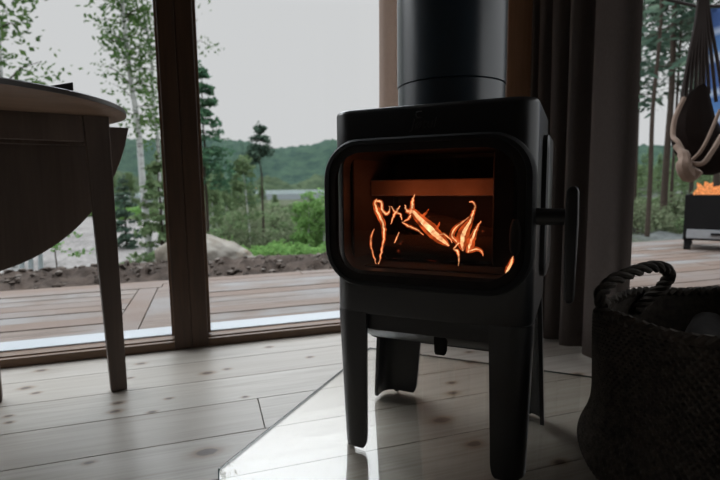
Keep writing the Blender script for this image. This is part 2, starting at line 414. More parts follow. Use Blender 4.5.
def polar_ground():
    bm = B(); rr = []; r = 2.3
    while r < 150: rr.append(r); r *= 1.018 if 3.6 < r < 7.5 else 1.05
    A = [a*.55-62 for a in range(int(150/.55))]
    vs = []
    for r in rr:
        row = []
        for a in A:
            x, y = r*math.sin(R(a)), r*math.cos(R(a)); row.append(bm.verts.new((x, y, H(x, y))))
        vs.append(row)
    for i in range(len(rr)-1):
        for j in range(len(A)-1): bm.faces.new((vs[i][j], vs[i][j+1], vs[i+1][j+1], vs[i+1][j]))
    lay = bm.loops.layers.float_color.new('ground')
    for f in bm.faces:
        for l in f.loops: l[lay] = (*gcol(l.vert.co.x, l.vert.co.y), 1)
    return bm
g = obj('ground', polar_ground(), M['ground'], None, True); g['kind'] = 'structure'
# lake
def water_mat():
    t = NT('lake_water'); t.princ(c3(.30, .33, .35), .12, 0, t.bump(t.noise(t.pos('World', (.3, 1, 1)), .8, 4), .15, .2), .6); return t.m
bm = B(); lathe(bm, [(112, -2.4), (112, -.9), (420, -.9), (420, -2.4)], 96, 0, 0, (False, False)); o = obj('lake', bm, water_mat()); o['kind'] = 'structure'
def hill_mat(c1, c2):
    t = NT('forested_hill'); f = t.noise(t.pos('World', (1, 1, 1.6)), .09, 9, .75); t.princ(t.ramp(f, [(.38, c1), (.62, c2)]), .95, 0, t.bump(f, 1, 3), .05); return t.m
def hill(name, dist, depth, prof, m):
    bm = B(); rows = []
    N = 260
    for j in range(13):
        t = j/12; row = []
        for i in range(N+1):
            a = -40+110*i/N; r = dist+depth*t; top = prof(a)
            z = -3+ (top+3)*sstep(0, .75, t) + 2.6*noise.noise(Vector((a*1.7, j*.6, dist)))*sstep(.1, .5, t)+1.3*noise.noise(Vector((a*6, j*1.3, dist)))
            row.append(bm.verts.new((r*math.sin(R(a)), r*math.cos(R(a)), z)))
        rows.append(row)
    for j in range(12):
        for i in range(N): bm.faces.new((rows[j][i], rows[j][i+1], rows[j+1][i+1], rows[j+1][i]))
    o = obj(name, bm, m); o['kind'] = 'structure'
def prof_far(a):  # degrees -> crest height
    pts = [(-40, 44), (-19, 38), (-6, 40), (0, 42), (4, 40), (8, 34), (11, 36), (15, 41), (25, 44), (40, 30), (70, 20)]
    for (p, q), (u, v) in zip(pts[:-1], pts[1:]):
        if p <= a <= u: return q+(v-q)*sstep(p, u, a)
    return 20
hill('hills_far', 300, 170, prof_far, hill_mat((0.0198, 0.0400, 0.0331), (0.0465, 0.0794, 0.0518)))
hill('hills_near', 250, 30, lambda a: 4+5*sstep(2, -8, a)+2.5*math.sin(a*1.1)+3*sstep(12, 20, a), hill_mat((0.0297, 0.0469, 0.0274), (0.0713, 0.0972, 0.0518)))

# loose stones in the soil bank
bm = B(); rng = random.Random(8)
for _ in range(900):
    x = rng.uniform(-3.2, 2.2); y = rng.uniform(3.95, 5.6); r = rng.uniform(.012, .05)*rng.uniform(.5, 1)
    nv = len(bm.verts); q = bmesh.ops.create_icosphere(bm, subdivisions=1, radius=r)
    m_ = Matrix.Translation((x, y, H(x, y)+r*.2)) @ Matrix.Rotation(rng.uniform(0, 6), 4, 'Z') @ Matrix.Diagonal((rng.uniform(.7, 1.4), 1, rng.uniform(.5, .9), 1))
    for v in q['verts']: v.co = m_ @ (v.co*rng.uniform(.85, 1.15))
def stone_mat():
    t = NT('soil_stones'); r = t.n('ShaderNodeNewGeometry').outputs['Random Per Island']; t.princ(t.ramp(r, [(0, (.028, .021, .017)), (.6, (.075, .057, .046)), (1, (.14, .12, .105))]), .95, 0, None, .1); return t.m
o = obj('stones', bm, stone_mat()); tag(o, 'loose stones and clods of brown soil on the bank beyond the deck', 'stones', None, 'stuff')

# ------------------------------------------------------------------ trees
def leaves(bm, c, rad, n, s, rng, squash=1.0, droop=0.0):
    for _ in range(n):
        while True:
            p = Vector((rng.uniform(-1, 1), rng.uniform(-1, 1), rng.uniform(-1, 1)))
            if p.length <= 1: break
        p = Vector((p.x*rad, p.y*rad, p.z*rad*squash))+Vector(c)
        a = Vector((rng.gauss(0, 1), rng.gauss(0, 1), rng.gauss(0, .7))).normalized(); b = a.orthogonal().normalized()
        q = s*rng.uniform(.6, 1.4); 
        a, b = a*q, b*q*.62
        vs = [bm.verts.new(p+w) for w in (-a, b, a, -b)]; bm.faces.new(vs)
def trunk_path(h, lean, rng, n=9):
    return [(lean[0]*h*t+.012*h*rng.uniform(-1, 1)*t, lean[1]*h*t, h*t) for t in [i/(n-1) for i in range(n)]]
def mk_birch(name, h, r, seed, leafm, label, cat='tree', lean=(0, 0), crown=.3, clumps=60, per=26, ls=.06, width=.16, group=None, barkm=None, clr=.055, fol=True, tmax=1.0):
    rng = random.Random(seed); e = empty(name, label=label, cat=cat, group=group)
    P = trunk_path(h, lean, rng); b = B(); tube(b, smooth_path(P, 3), [r*(1-.85*i/24) for i in range(25)], 8); nf = len(b.faces)
    bb = b; lf = B()
    for _ in range(clumps):
        t = crown+(tmax-crown)*rng.random(); i = min(int(t*8), 7); f = t*8-i
        base = Vector(P[i]).lerp(Vector(P[i+1]), f); a = rng.uniform(0, 2*math.pi)
        L = h*width*(1.15-t)*rng.uniform(.5, 1.3)+.1
        tip = base+Vector((math.cos(a)*L, math.sin(a)*L, L*rng.uniform(-.25, .7))); mid = base.lerp(tip, .55)+Vector((0, 0, .12*L))
        tube(bb, [base, mid, tip], [r*.16, r*.10, r*.04], 4)
        for q in (.5, .8, 1.0):
            c = base.lerp(tip, q)+Vector((0, 0, .08*L*(1-q)))
            leaves(lf, c, h*clr*rng.uniform(.6, 1.1), per//3, ls, rng, .8)
    [setattr(f, 'material_index', 1) for f in list(b.faces)[nf:]]; obj('trunk_and_branches', bb, [barkm or M['birch'], barkm or M['bark']], e); obj('foliage', lf, leafm, e, False, recalc=False)
    return e
def mk_conifer(name, h, r, seed, leafm, label, crown=.1, spread=.2, whorls=16, per=5, nl=26, ls=.07, lean=(0, 0), group=None, gap=0.0, sq=.38):
    rng = random.Random(seed); e = empty(name, label=label, cat='tree', group=group)
    P = trunk_path(h, lean, rng); b = B(); tube(b, smooth_path(P, 3), [r*(1-.9*i/24) for i in range(25)], 8)
    bb = b; lf = B()
    for k in range(whorls):
        t = crown+(1-crown)*(k+rng.uniform(0, .7))/whorls; t = min(t, .985); i = min(int(t*8), 7); f = t*8-i
        base = Vector(P[i]).lerp(Vector(P[i+1]), f)
        for _ in range(per):
            if rng.random() < gap: continue
            a = rng.uniform(0, 2*math.pi); L = h*spread*(1.04-t)/(1-crown*.6)*rng.uniform(.6, 1.15)+.02*h
            tip = base+Vector((math.cos(a)*L, math.sin(a)*L, L*rng.uniform(-.30, .15)))
            tube(bb, [base, base.lerp(tip, .5)+Vector((0, 0, .06*L)), tip], [r*.18, r*.12, r*.05], 4)
            for q in (.35, .6, .82, 1):
                leaves(lf, base.lerp(tip, q), L*.22+.012*h, max(2, nl//4), ls, rng, sq)
    leaves(lf, P[-1], h*.018, 14, ls*.8, rng, 2.2)
    obj('trunk_and_branches', bb, M['bark'], e); obj('foliage', lf, leafm, e, False, recalc=False)
    return e
def mk_bush(name, h, w, seed, leafm, label, cat='bush', group=None, blobs=16, per=110, ls=.07):
    rng = random.Random(seed); e = empty(name, label=label, cat=cat, group=group); st = B(); lf = B()
    for _ in range(blobs):
        a = rng.uniform(0, 2*math.pi); q = math.sqrt(rng.random())*w*.42; z = h*rng.uniform(.25, .86)*(1-.35*(q/w/.42)**2)
        c = Vector((math.cos(a)*q, math.sin(a)*q, z)); tube(st, [(c.x*.15, c.y*.15, -.1), c*.55, c], [.02*h, .012*h, .005*h], 5)
        leaves(lf, c, w*rng.uniform(.13, .22), per, ls, rng, .9)
    obj('stems', st, M['bark'], e); obj('foliage', lf, leafm, e, False, recalc=False); return e
def put(e, px, dist, sink=.1, rz=0, s=1.0, y=200, sz=None):
    x, y_ = azx(px, dist, y); e.location = (x, y_, H(x, y_)-sink); e.rotation_euler = (0, 0, rz); e.scale = (s, s, sz or s); return e
def copy_tree(o, parent=None):
    c = o.copy(); COL.objects.link(c)
    if parent: c.parent = parent
    for ch in o.children: copy_tree(ch, c)
    return c

# ------------------------------------------------------------------ stove
SR = R(-41.8); SX, SY = .590, 1.112
st = empty('wood_stove', (SX, SY, .006), SR, 'black cast iron wood stove on four tall legs with a lit fire behind its door', 'stove')
rotm = Matrix.Rotation(SR, 3, 'Z'); irot = rotm.transposed()
def s_at(x, y, ly):     # pixel -> point in the stove's own axes on the plane local y = ly
    o_ = irot @ (Vector((0, 0, EYE))-Vector((SX, SY, .006))); d = irot @ ray(x, y); t = (ly-o_.y)/d.y; return o_+d*t
BW, BD, ZB, ZT = .460, .405, .350, .829
bm = B()
prof = [(.010, ZB), (.003, ZB+.002), (0, ZB+.008), (0, ZT-.012), (.0015, ZT-.006), (.006, ZT-.0015), (.014, ZT)]
def s_outline(ins):
    o = rrect(BW-2*ins, BD-2*ins, max(.05-ins*.5, .01), 10); return o
rings = [[(x, y, z) for x, y in s_outline(i)] for i, z in prof]
loft(bm, rings)
body = obj('body', bm, M['iron'], st)
cut = B(); 
ro = rrect(.396, .282, .05, 8)
loft(cut, [[(x, -.30, .598+z) for x, z in ro], [(x, .145, .598+z) for x, z in ro]]); co = obj('cutter', cut, M['iron_in'])
co.parent = st
md = body.modifiers.new('b', 'BOOLEAN'); md.operation = 'DIFFERENCE'; md.solver = 'EXACT'; md.object = co
bpy.context.view_layer.update()
dg = bpy.context.evaluated_depsgraph_get(); nm = bpy.data.meshes.new_from_object(body.evaluated_get(dg))
body.modifiers.clear(); old = body.data; body.data = nm; bpy.data.meshes.remove(old); nm.name = 'body'
cm_ = co.data; bpy.data.objects.remove(co); bpy.data.meshes.remove(cm_)
for p_ in nm.polygons: p_.use_smooth = True
nm.set_sharp_from_angle(angle=R(35))
# firebox lining
bm = B()
box(bm, (-.178, .118, .470), (.178, .143, .728)); box(bm, (-.197, -.16, .475), (-.188, .118, .725)); box(bm, (.140, -.16, .475), (.183, .118, .725)); box(bm, (-.165, -.16, .448), (.165, .118, .462))
obj('firebox_lining', bm, M['iron_in'], st, False, .003)
bm = B(); bt, bb_ = s_at(425, 179, -.06).z, s_at(425, 196, -.06).z; box(bm, (-.188, -.06, bb_), (.139, .117, bt)); obj('baffle_plate', bm, M['brick'], st, False, .004)
# door: convex frame and glass
DWd, DH, DC = .462, .330, .592
def bulge(x, z): return -.022*(1-(x/.24)**2)-.006*(1-((z)/.17)**2)
def door_ring(w, h, r, y, n=120, flatk=1.0): return [(x, y+flatk*bulge(x, z), DC+z) for x, z in sub_edges(rrect(w, h, r, 10), n)]
bm = B()
Rg = [door_ring(.424, .300, .07, -.198, flatk=0), door_ring(DWd, DH, .088, -.200, flatk=.0), door_ring(DWd+.004, DH+.004, .09, -.212, flatk=.25), door_ring(DWd, DH, .088, -.226, flatk=.9), door_ring(DWd-.010, DH-.010, .084, -.231), door_ring(.4310, .3050, .0735, -.231), door_ring(.4288, .3028, .0726, -.2290), door_ring(.4286, .3026, .0726, -.2268), door_ring(.440, .314, .078, -.2255), door_ring(.440, .314, .078, -.199, flatk=.2)]
loft(bm, Rg, (False, False)); 
door = obj('door', bm, M['door'], st)
bm = B(); rr_ = []
for s_ in (1, .8, .6, .4, .2, .04): rr_.append(door_ring(.4285*s_, .3025*s_, .0725*s_, -.2265, 80))
loft(bm, rr_, (False, True)); 
gl = obj('door_glass', bm, M['oven'], door)
bm = B(); loft(bm, [door_ring(.4285, .3025, .0725, -.2272, 120), door_ring(.4285, .3025, .0725, -.2276, 120), door_ring(.398, .270, .066, -.2276, 120), door_ring(.398, .270, .066, -.2272, 120)], (False, False)); obj('printed_border', bm, M['iron_in'], gl)
# handle: bar out to the right and upright grip
def grip():
    b = B()
    pa = s_at(520, 215, -.215); pb = s_at(568, 217, -.215)
    tube(b, [(.205, -.210, pa.z), (.24, -.214, pb.z), (pb.x, -.215, pb.z)], [.019, .017, .016], 14, True, ((0, 1, 0), .6))
    return b, pa, pb
b, pa, pb = grip()
hd = obj('handle_bar', b, M['iron'], door)
t0 = s_at(573, 186, -.215); t1 = s_at(572, 304, -.215)
b = B(); qs = [0, .004, .012, .025, .045, .07, .15, .3, .5, .7, .85, .93, .955, .975, .988, .996, 1]; n_ = len(qs)
zs = [t0.z+(t1.z-t0.z)*q for q in qs]
ring = []
for i, z in enumerate(zs):
    q = qs[i]; w = .0125*(1-.35*abs(q-.3)); w *= math.sqrt(max(.04, 1-max(0, (abs(q-.5)-.445)/.055)**2))
    ring.append([(t0.x+x, -.215+y, z) for x, y in rrect(2*w, 2.2*w, w*.55, 4)])
loft(b, ring); obj('grip', b, M['iron'], door)
b = B(); q0 = s_at(521, 236, -.21)
for i in range(1): loft(b, [[(q0.x-.008+x, -.238+y_, z) for x, y_ in rrect(.022*f_, .02, .006, 4)] for z, f_ in ((q0.z-.035, .5), (q0.z-.025, .9), (q0.z, 1), (q0.z+.02, .9), (q0.z+.035, .5))])
obj('latch', b, M['iron_in'], door)
# legs: bent plates wrapping the corners
def leg(sx, sy, lf, ls, ox=0, oy=0):
    b = B(); rc = .046; th = .010; z0, z1 = .006, ZB+.006
    def path(Lf, Ls, off):
        # along front (x) to corner then side (y), local corner coords, outer corner at (0,0) pointing inward +
        r = rc-off; pts = []
        pts.append((Lf, off)); pts.append((Lf*.6+rc*.4, off))
        for k in range(7):
            a = R(270-90*k/6); pts.append((rc+r*math.cos(a), rc+r*math.sin(a)))
        pts.append((off, Ls*.6+rc*.4)); pts.append((off, Ls)); return pts
    rings = []
    for i in range(18):
        t = i/17; z = z0+(z1-z0)*(t**1.6)
        tap = (.80 if sy < 0 else .92)+(.20 if sy < 0 else .08)*min(1, (z-z0)/(z1-z0))
        e_ = min(1, (z-z0)/.035); rd = math.sqrt(max(0, 1-(1-e_)**2)); shr = (.55+.45*rd) if sy < 0 else (.84+.16*rd)
        Lf = rc+(lf*tap-rc)*shr; Ls = rc+(ls*tap-rc)*shr
        inset = .010*(1-(z-z0)/(z1-z0))
        o_ = path(Lf, Ls, 0); i_ = path(Lf, Ls, th)
        rings.append([((sx*(BW/2+ox*(1-(z-z0)/(z1-z0))-inset-x)), sy*(BD/2+oy-inset-y), z) for x, y in o_+i_[::-1]])
    loft(b, rings); l = obj('leg', b, M['iron'], st)
    b = B(); lathe(b, [(.007, 0), (.009, .002), (.009, .007), (.005, .010), (.005, .03)], 14, sx*(BW/2-.03), sy*(BD/2-.03)); obj('levelling_foot', b, M['iron_in'], l)
for sx in (-1, 1):
    leg(sx, -1, .088, .075); leg(sx, 1, .122, .085, .026, -.020)
# base under the body
bm = B()
loft(bm, [[(x, y, z) for x, y in rrect(w, d, .03, 6)] for w, d, z in ((.40, .375, ZB+.004), (.40, .375, .312), (.385, .36, .304), (.33, .29, .280), (.33, .29, .278))])
obj('base_tray', bm, M['iron'], st)
pq = s_at(441, 348, -.175)
bm = B(); loft(bm, [[(pq.x+x, -.178+y, z) for x, y in rrect(w, d, .004, 3)] for w, d, z in ((.030, .016, .338), (.030, .018, .300), (.026, .022, .276), (.022, .020, .270))])
obj('air_lever', bm, M['iron_in'], st)
for s_ in (-1, 1):
    bm = B(); loft(bm, [[(s_*(BW/2+x), y, z) for y, z in rrect(.225+d, .335+d, .035, 6, .075, .600)] for x, d in ((-.002, 0), (.010, 0), (.014, -.008))]); obj('side_plate', bm, M['iron'], st)
# raised lettering with a small emblem over it
def text_mesh(s, size, depth):
    cu = bpy.data.curves.new('t', 'FONT'); cu.body = s; cu.size = size; cu.extrude = depth; cu.align_x = 'CENTER'; cu.shear = .25; cu.resolution_u = 4
    to = bpy.data.objects.new('t', cu); COL.objects.link(to); bpy.context.view_layer.update()
    me = bpy.data.meshes.new_from_object(to.evaluated_get(bpy.context.evaluated_depsgraph_get())); bpy.data.objects.remove(to); bpy.data.curves.remove(cu); return me
me = text_mesh('J\u00f8tul', .030, .0012); me.name = 'raised_lettering'; me.materials.clear(); me.materials.append(plain('worn_raised_paint', (.075, .077, .08), .35))
lp = s_at(423, 128, -.2005)
lo = bpy.data.objects.new('raised_lettering', me); link(lo, st); lo.location = (lp.x, -.2031, lp.z); lo.rotation_euler = (R(90), 0, 0)
ep = s_at(419, 115, -.2005)
bm = B(); tube(bm, smooth_path([(ep.x+.006, -.2028, ep.z+.007), (ep.x-.003, -.2028, ep.z+.006), (ep.x-.006, -.2028, ep.z), (ep.x-.002, -.2028, ep.z-.006), (ep.x+.006, -.2028, ep.z-.006)], 4), .0014, 6); obj('emblem', bm, me.materials[0], st)

# flue pipe
fp = empty('flue_pipe', (SX+.0275, SY+.035, ZT), 0, 'matt black flue pipe rising from the stove top, jointed near its foot', 'pipe')
PR = .138
bm = B(); lathe(bm, [(PR-.002, .006), (PR-.002, .0785), (PR-.004, .08)], 64); obj('lower_section', bm, M['steel'], fp)
bm = B(); lathe(bm, [(PR-.003, .0805), (PR, .082), (PR, ZC-ZT-.003)], 64); obj('upper_section', bm, M['steel'], fp)

# logs and fire
def log(name, a, b_, r, label, seed, m, group=None, cat='log'):
    rng = random.Random(seed); A, Bv = Vector(a), Vector(b_); n = 14; rings = []; t = (Bv-A).normalized(); u = t.orthogonal().normalized(); v = t.cross(u)
    e = empty(name, (A+Bv)/2 if True else 0, 0, label, cat, group); o0 = (A+Bv)/2
    for i in range(n):
        p = A.lerp(Bv, i/(n-1))-o0
        rings.append([p+(u*math.cos(2*math.pi*k/16)+v*math.sin(2*math.pi*k/16))*r*(1+.16*noise.noise(Vector((math.cos(2*math.pi*k/16)*1.6+seed, math.sin(2*math.pi*k/16)*1.6, i*.35)))+.03*rng.uniform(-1, 1)) for k in range(16)])
    bm = B(); loft(bm, rings); o = obj('bark', bm, m, e); return e
def sw(v): return rotm @ Vector(v) + Vector((SX, SY, .006))
def ember_mat():
    t = NT('charred_log_with_embers'); f = t.noise(t.pos('Object'), 16, 5, .6); q = t.princ(t.mix(f, c3(.010, .008, .007), c3(.034, .027, .023)), .95, 0, t.bump(f, .7, .01), .05)
    v = t.noise(t.pos('Object', (1, 1, 1)), 34, 3, .6); msk = t.ramp(v, [(.63, (0, 0, 0)), (.72, (1, .16, .06))]); t.set(q, 'Emission Color', msk); t.set(q, 'Emission Strength', .22); return t.m
EM = ember_mat()
log('firewood_log', sw((-.140, -.060, .496)), sw((.135, -.070, .498)), .032, 'charred log lying across the front of the firebox floor', 3, EM, 'logs burning in the stove')
log('firewood_log', sw((-.140, .03, .498)), sw((.13, .055, .498)), .034, 'charred log lying across the back of the firebox, under the flames', 5, EM, 'logs burning in the stove')
log('firewood_log', sw((-.095, -.015, .562)), sw((.135, -.03, .512)), .032, 'charred log leaning down to the right on top of the other firebox logs', 9, EM, 'logs burning in the stove')
def flame_mat(name, c, s, alpha):
    t = NT(name); f = t.noise(t.pos('Object'), 45, 3, .5)
    f2 = t.math('MULTIPLY', t.noise(t.pos('Object'), 70, 2, .5), 1.0)
    f2 = t.n('ShaderNodeMapRange', {0: f2, 1: .32, 2: .68, 3: .45, 4: 1.35}).outputs[0]
    alpha = t.n('ShaderNodeClamp', {0: t.math('MULTIPLY', f2, alpha)}).outputs[0]
    em = t.n('ShaderNodeEmission', {0: t.mix(f, c3(*c[0]), c3(*c[1])), 1: t.math('MULTIPLY', f2, s)}).outputs[0]; tr = t.n('ShaderNodeBsdfTransparent').outputs[0]
    t.t.links.new(t.n('ShaderNodeMixShader', {0: alpha, 1: tr, 2: em}).outputs[0], t.out.inputs[0]); return t.m
FO = flame_mat('flame_outer', ((.75, .07, .012), (.92, .17, .035)), .95, .45)
FI = flame_mat('flame_core', ((1.0, .36, .09), (1.0, .80, .45)), 2.2, .85)
fire = empty('fire', sw((0, -.02, .56)), SR, 'orange flames licking up over the charred logs behind the stove glass', 'fire')
fo = Vector((0, -.02, .56-.006+.006))
def flame(pts, ly, core=.5):
    ly -= .085
    P = []; rad = []
    for (x, y, w) in pts:
        q = s_at(x, y, ly); P.append(q); rad.append(w*.0022)
    o_ = Vector((0, -.02, .56)); P = [p-o_ for p in P]
    S = smooth_path(P, 5); RR = []
    for i in range(len(rad)-1):
        for k in range(5): t = k/5; RR.append(rad[i]*(1-t)+rad[i+1]*t)
    RR.append(rad[-1]); rng = random.Random(len(RR)+int(pts[0][0]))
    S = [p+Vector((rng.uniform(-1, 1)*.0008, rng.uniform(-1, 1)*.003, 0)) for p in S]
    b = B(); tube(b, S, [max(r, .0006) for r in RR], 10, True, ((0, 1, 0), .7)); f = obj('flame', b, FO, fire)
    if core:
        b = B(); tube(b, S, [max(r*core*.72, .0003) for r in RR], 8, True, ((0, 1, 0), .7)); obj('flame_core', b, FI, f)
flame([(378,269,.5),(380,258,1.2),(383,244,1.6),(384,232,2.6),(382,221,3.4),(377,211,3.6),(375,203,2.6),(377,199,.8)], -.05, .42)
flame([(377,268,.4),(374,257,1.1),(371,246,1.5),(371,237,1.7),(374,229,.5)], -.052, .4)
flame([(376,201,1.6),(381,202,2.2),(382,209,2.2),(386,214,2.3),(390,210,1.4),(389,206,.4)], -.047, .55)
flame([(391,224,.5),(393,217,1.6),(396,212,2.0),(400,206,.6)], -.045, .5)
flame([(391,206,.5),(395,212,1.8),(400,214,1.5),(402,220,.5)], -.043, .5)
flame([(394,243,.5),(397,238,1.4),(399,232,.4)], -.06, .5)
flame([(449,246,.8),(441,239,5.6),(430,229,7.4),(421,220,5.6),(413,212,3.8),(407,211,2.4),(405,205,.6)], -.05, .6)
flame([(410,214,2.2),(412,206,2.8),(413,199,1.8),(415,194,.4)], -.048, .55)
flame([(424,235,.6),(416,229,1.8),(408,226,1.8),(402,222,.5)], -.058, .45)
flame([(403,222,.5),(408,219,1.5),(411,215,1.8)], -.056, .4)
flame([(463,251,1.0),(462,241,6.4),(464,232,6.2),(470,222,3.2),(473,213,1.8),(475,206,1.5),(473,202,1.3),(469,202,.4)], -.045, .45)
flame([(458,243,2.5),(452,236,3.0),(455,228,2.6),(463,222,1.6),(469,217,.5)], -.04, .35)
flame([(468,252,2.0),(470,244,5.0),(474,234,3.4),(478,226,1.8),(481,221,.4)], -.05, .4)
flame([(458,266,.4),(459,258,1.2),(457,251,2.0),(454,249,1.4),(459,243,1.6)], -.065, .6)
flame([(470,251,2.6),(477,249,2.4),(482,252,1.6),(483,256,.4)], -.055, .3)
flame([(506,273,2.0),(509,268,3.2),(512,260,2.0),(513,256,.4)], -.075, .55)
flame([(418,218,1.5),(424,215,1.6),(429,209,.4)], -.046, 0)
flame([(436,237,1.5),(443,234,1.8),(449,238,1.2),(452,243,.4)], -.046, .4)
flame([(432,233,1.5),(437,228,1.5),(440,222,.4)], -.046, 0)
for i, (lx, lz, e_) in enumerate(((-.06, .622, .8), (.06, .622, .8))):
    ld = bpy.data.lights.new('firelight', 'POINT'); ld.energy = e_*.40; ld.color = (1, .24, .085); ld.shadow_soft_size = .03
    lo_ = bpy.data.objects.new('firelight', ld); link(lo_); lo_.location = sw((lx, -.125, lz))

# ------------------------------------------------------------------ glass hearth plate
ha = R(-41.0); ux = Vector((math.cos(ha), math.sin(ha))); vx = Vector((-ux.y, ux.x))
cornerBL = Vector((.608, 1.794)); fl = Vector((0, 1.111))
d_ = (cornerBL-fl).normalized()
pl = [cornerBL, cornerBL+ux*1.02, cornerBL+ux*1.02-d_*1.35, Vector((.03, .30)), fl+Vector((0, -.35)), fl]
bm = B()
he = empty('hearth_plate', (.6, 1.1, 0), 0, 'clear glass hearth plate lying on the floorboards under the stove', 'hearth plate')
P2 = [(p.x-.6, p.y-1.1) for p in pl]
loft(bm, [[(x, y, .0004) for x, y in P2], [(x, y, .006) for x, y in P2]])
hp = obj('glass', bm, M['hearth'], he, False)
bm = B()
def grow(P, w):
    n = len(P); out = []
    ar = sum(P[i][0]*P[(i+1) % n][1]-P[(i+1) % n][0]*P[i][1] for i in range(n)); sg = 1 if ar > 0 else -1
    for i in range(n):
        a, b_, c = Vector(P[i-1]), Vector(P[i]), Vector(P[(i+1) % n]); u, v = (b_-a).normalized(), (c-b_).normalized()
        n1, n2 = Vector((u.y, -u.x))*sg, Vector((v.y, -v.x))*sg; m = (n1+n2)/(1+n1.dot(n2)); out.append(b_+m*w)
    return out
oP, iP = grow(P2, .0026), grow(P2, .0001)
loft(bm, [[(v.x, v.y, z) for v in q] for q, z in ((iP, .0003), (oP, .0003), (oP, .0050), (iP, .0059))], (False, False))
obj('polished_edge', bm, plain('dark_glass_edge', (.05, .075, .08), .2), he, False)

# ------------------------------------------------------------------ table
TCX, TCY, TA = -.762, 1.690, R(17); TR = .532; TZ = .910
tb = empty('drop_leaf_table', (TCX, TCY, 0), TA, 'tall round wooden drop-leaf table by the window, far leaf folded down', 'table')
yh = .05; bm = B()
def seg(y_from, y_to, n=50):      # outline of the disc between two chords (local)
    pts = []
    a1 = math.asin(max(-1, y_from/TR)); a2 = math.asin(min(1, y_to/TR))
    for k in range(n+1): a = a1+(a2-a1)*k/n; pts.append((TR*math.cos(a), TR*math.sin(a)))
    for k in range(n+1): a = a2+(a1-a2)*k/n; pts.append((-TR*math.cos(a), TR*math.sin(a)))
    return pts
def slab(bm, pts, z0, z1, bev=.008):
    def ins(d): return [(x*(1-d/TR), y*(1-d/TR)) for x, y in pts]
    loft(bm, [[(x, y, z) for x, y in ins(d)] for d, z in ((bev, z0), (bev*.3, z0+bev*.35), (0, z0+bev), (0, z1-bev*.6), (bev*.3, z1-bev*.2), (bev*.8, z1))])
sg = seg(-TR*.9999, yh)
def ring_in(d, z): return [(x*(1-d/TR), y*(1-d/TR), z) for x, y in sg]
loft(bm, [ring_in(.034, .884), ring_in(.010, .892), ring_in(.003, .895), ring_in(.003, .9095)]); tt = obj('tabletop', bm, M['tabletop'], tb)
bm = B(); loft(bm, [ring_in(.0029, .8952), ring_in(0, .8955), ring_in(0, .907), ring_in(.003, .9099), ring_in(.03, .9100), ring_in(.03, .9096)], (False, False)); o = obj('edge_band', bm, M['rim'], tt); o['label'] = 'darker rounded edge of the tabletop'
bm = B(); cc = .12
pts = []
half = math.sqrt(TR**2-cc**2)
for k in range(61):
    x = -half+2*half*k/60; pts.append((x+.035, .876-(math.sqrt(max(0, TR**2-x*x))-cc)*1.18))
loft(bm, [[(x, yh+.004, z) for x, z in pts], [(x, yh+.024, z) for x, z in pts]]); obj('drop_leaf', bm, M['table'], tb, True, .003)
def tleg(x, y, wt, wb, tilt=0.0, dep=.042):
    b = B()
    loft(b, [[(x+tilt*(1-z/.888)*0+sx_*w/2*1, y+sy_*dep/2, z) for sx_, sy_ in ((-1, -1), (1, -1), (1, 1), (-1, 1))] for w, z in ((wb*.93, 0.0), (wb, .01), (wt, .80), (wt, .888))])
    o = obj('leg', b, M['table'], tb, False, .003); return o
# tapered front legs, flush with the apron
def tleg2(sgn, yf, dep=.045):
    b = B(); xo = .466
    R_ = []
    for z, wi, off in ((0.0, .046, .002), (.012, .048, .001), (.80, .068, 0), (.888, .072, 0)):
        a, c_ = sgn*(xo-off-wi), sgn*(xo-off); a, c_ = min(a, c_), max(a, c_)
        d2 = dep*(.8+.2*z/.888)
        R_.append([(a, yf, z), (c_, yf, z), (c_, yf+d2, z), (a, yf+d2, z)])
    loft(b, R_); return obj('leg', b, M['table'], tb, False, .003)
for s_ in (1, -1): tleg2(s_, -.14); 
tleg(.105, .010, .05, .044); tleg(-.28, .010, .05, .044)
bm = B(); box(bm, (-.394, -.137, .806), (.394, -.115, .887)); obj('apron', bm, M['table'], tb, False, .002)
bm = B(); box(bm, (-.40, .034, .806), (.40, .050, .887)); obj('apron', bm, M['table'], tb, False, .002)
for s_ in (-1, 1):
    bm = B(); box(bm, (s_*.41-.01, -.093, .806), (s_*.41+.01, .034, .887)); obj('end_apron', bm, M['table'], tb, False, .002)
# dark flat thing whose corner shows above the table edge
kq = Matrix.Rotation(R(22), 3, 'Z'); bk = at(57, 81.5, 1.42)
bm = B(); loft(bm, [[kq @ Vector((x, y, max(.002, z*(bk.z-TZ+(x-.02)*.30)))) for x, y in rrect(.055, .10, .004, 4)] for z in (0, 1)])
o = obj('small_box', bm, M['book'], None, False, .002); o.location = (bk.x-.010, bk.y+.045, TZ+.0003); tag(o, 'small dark box on the round table, only its top corner showing over the edge', 'box')

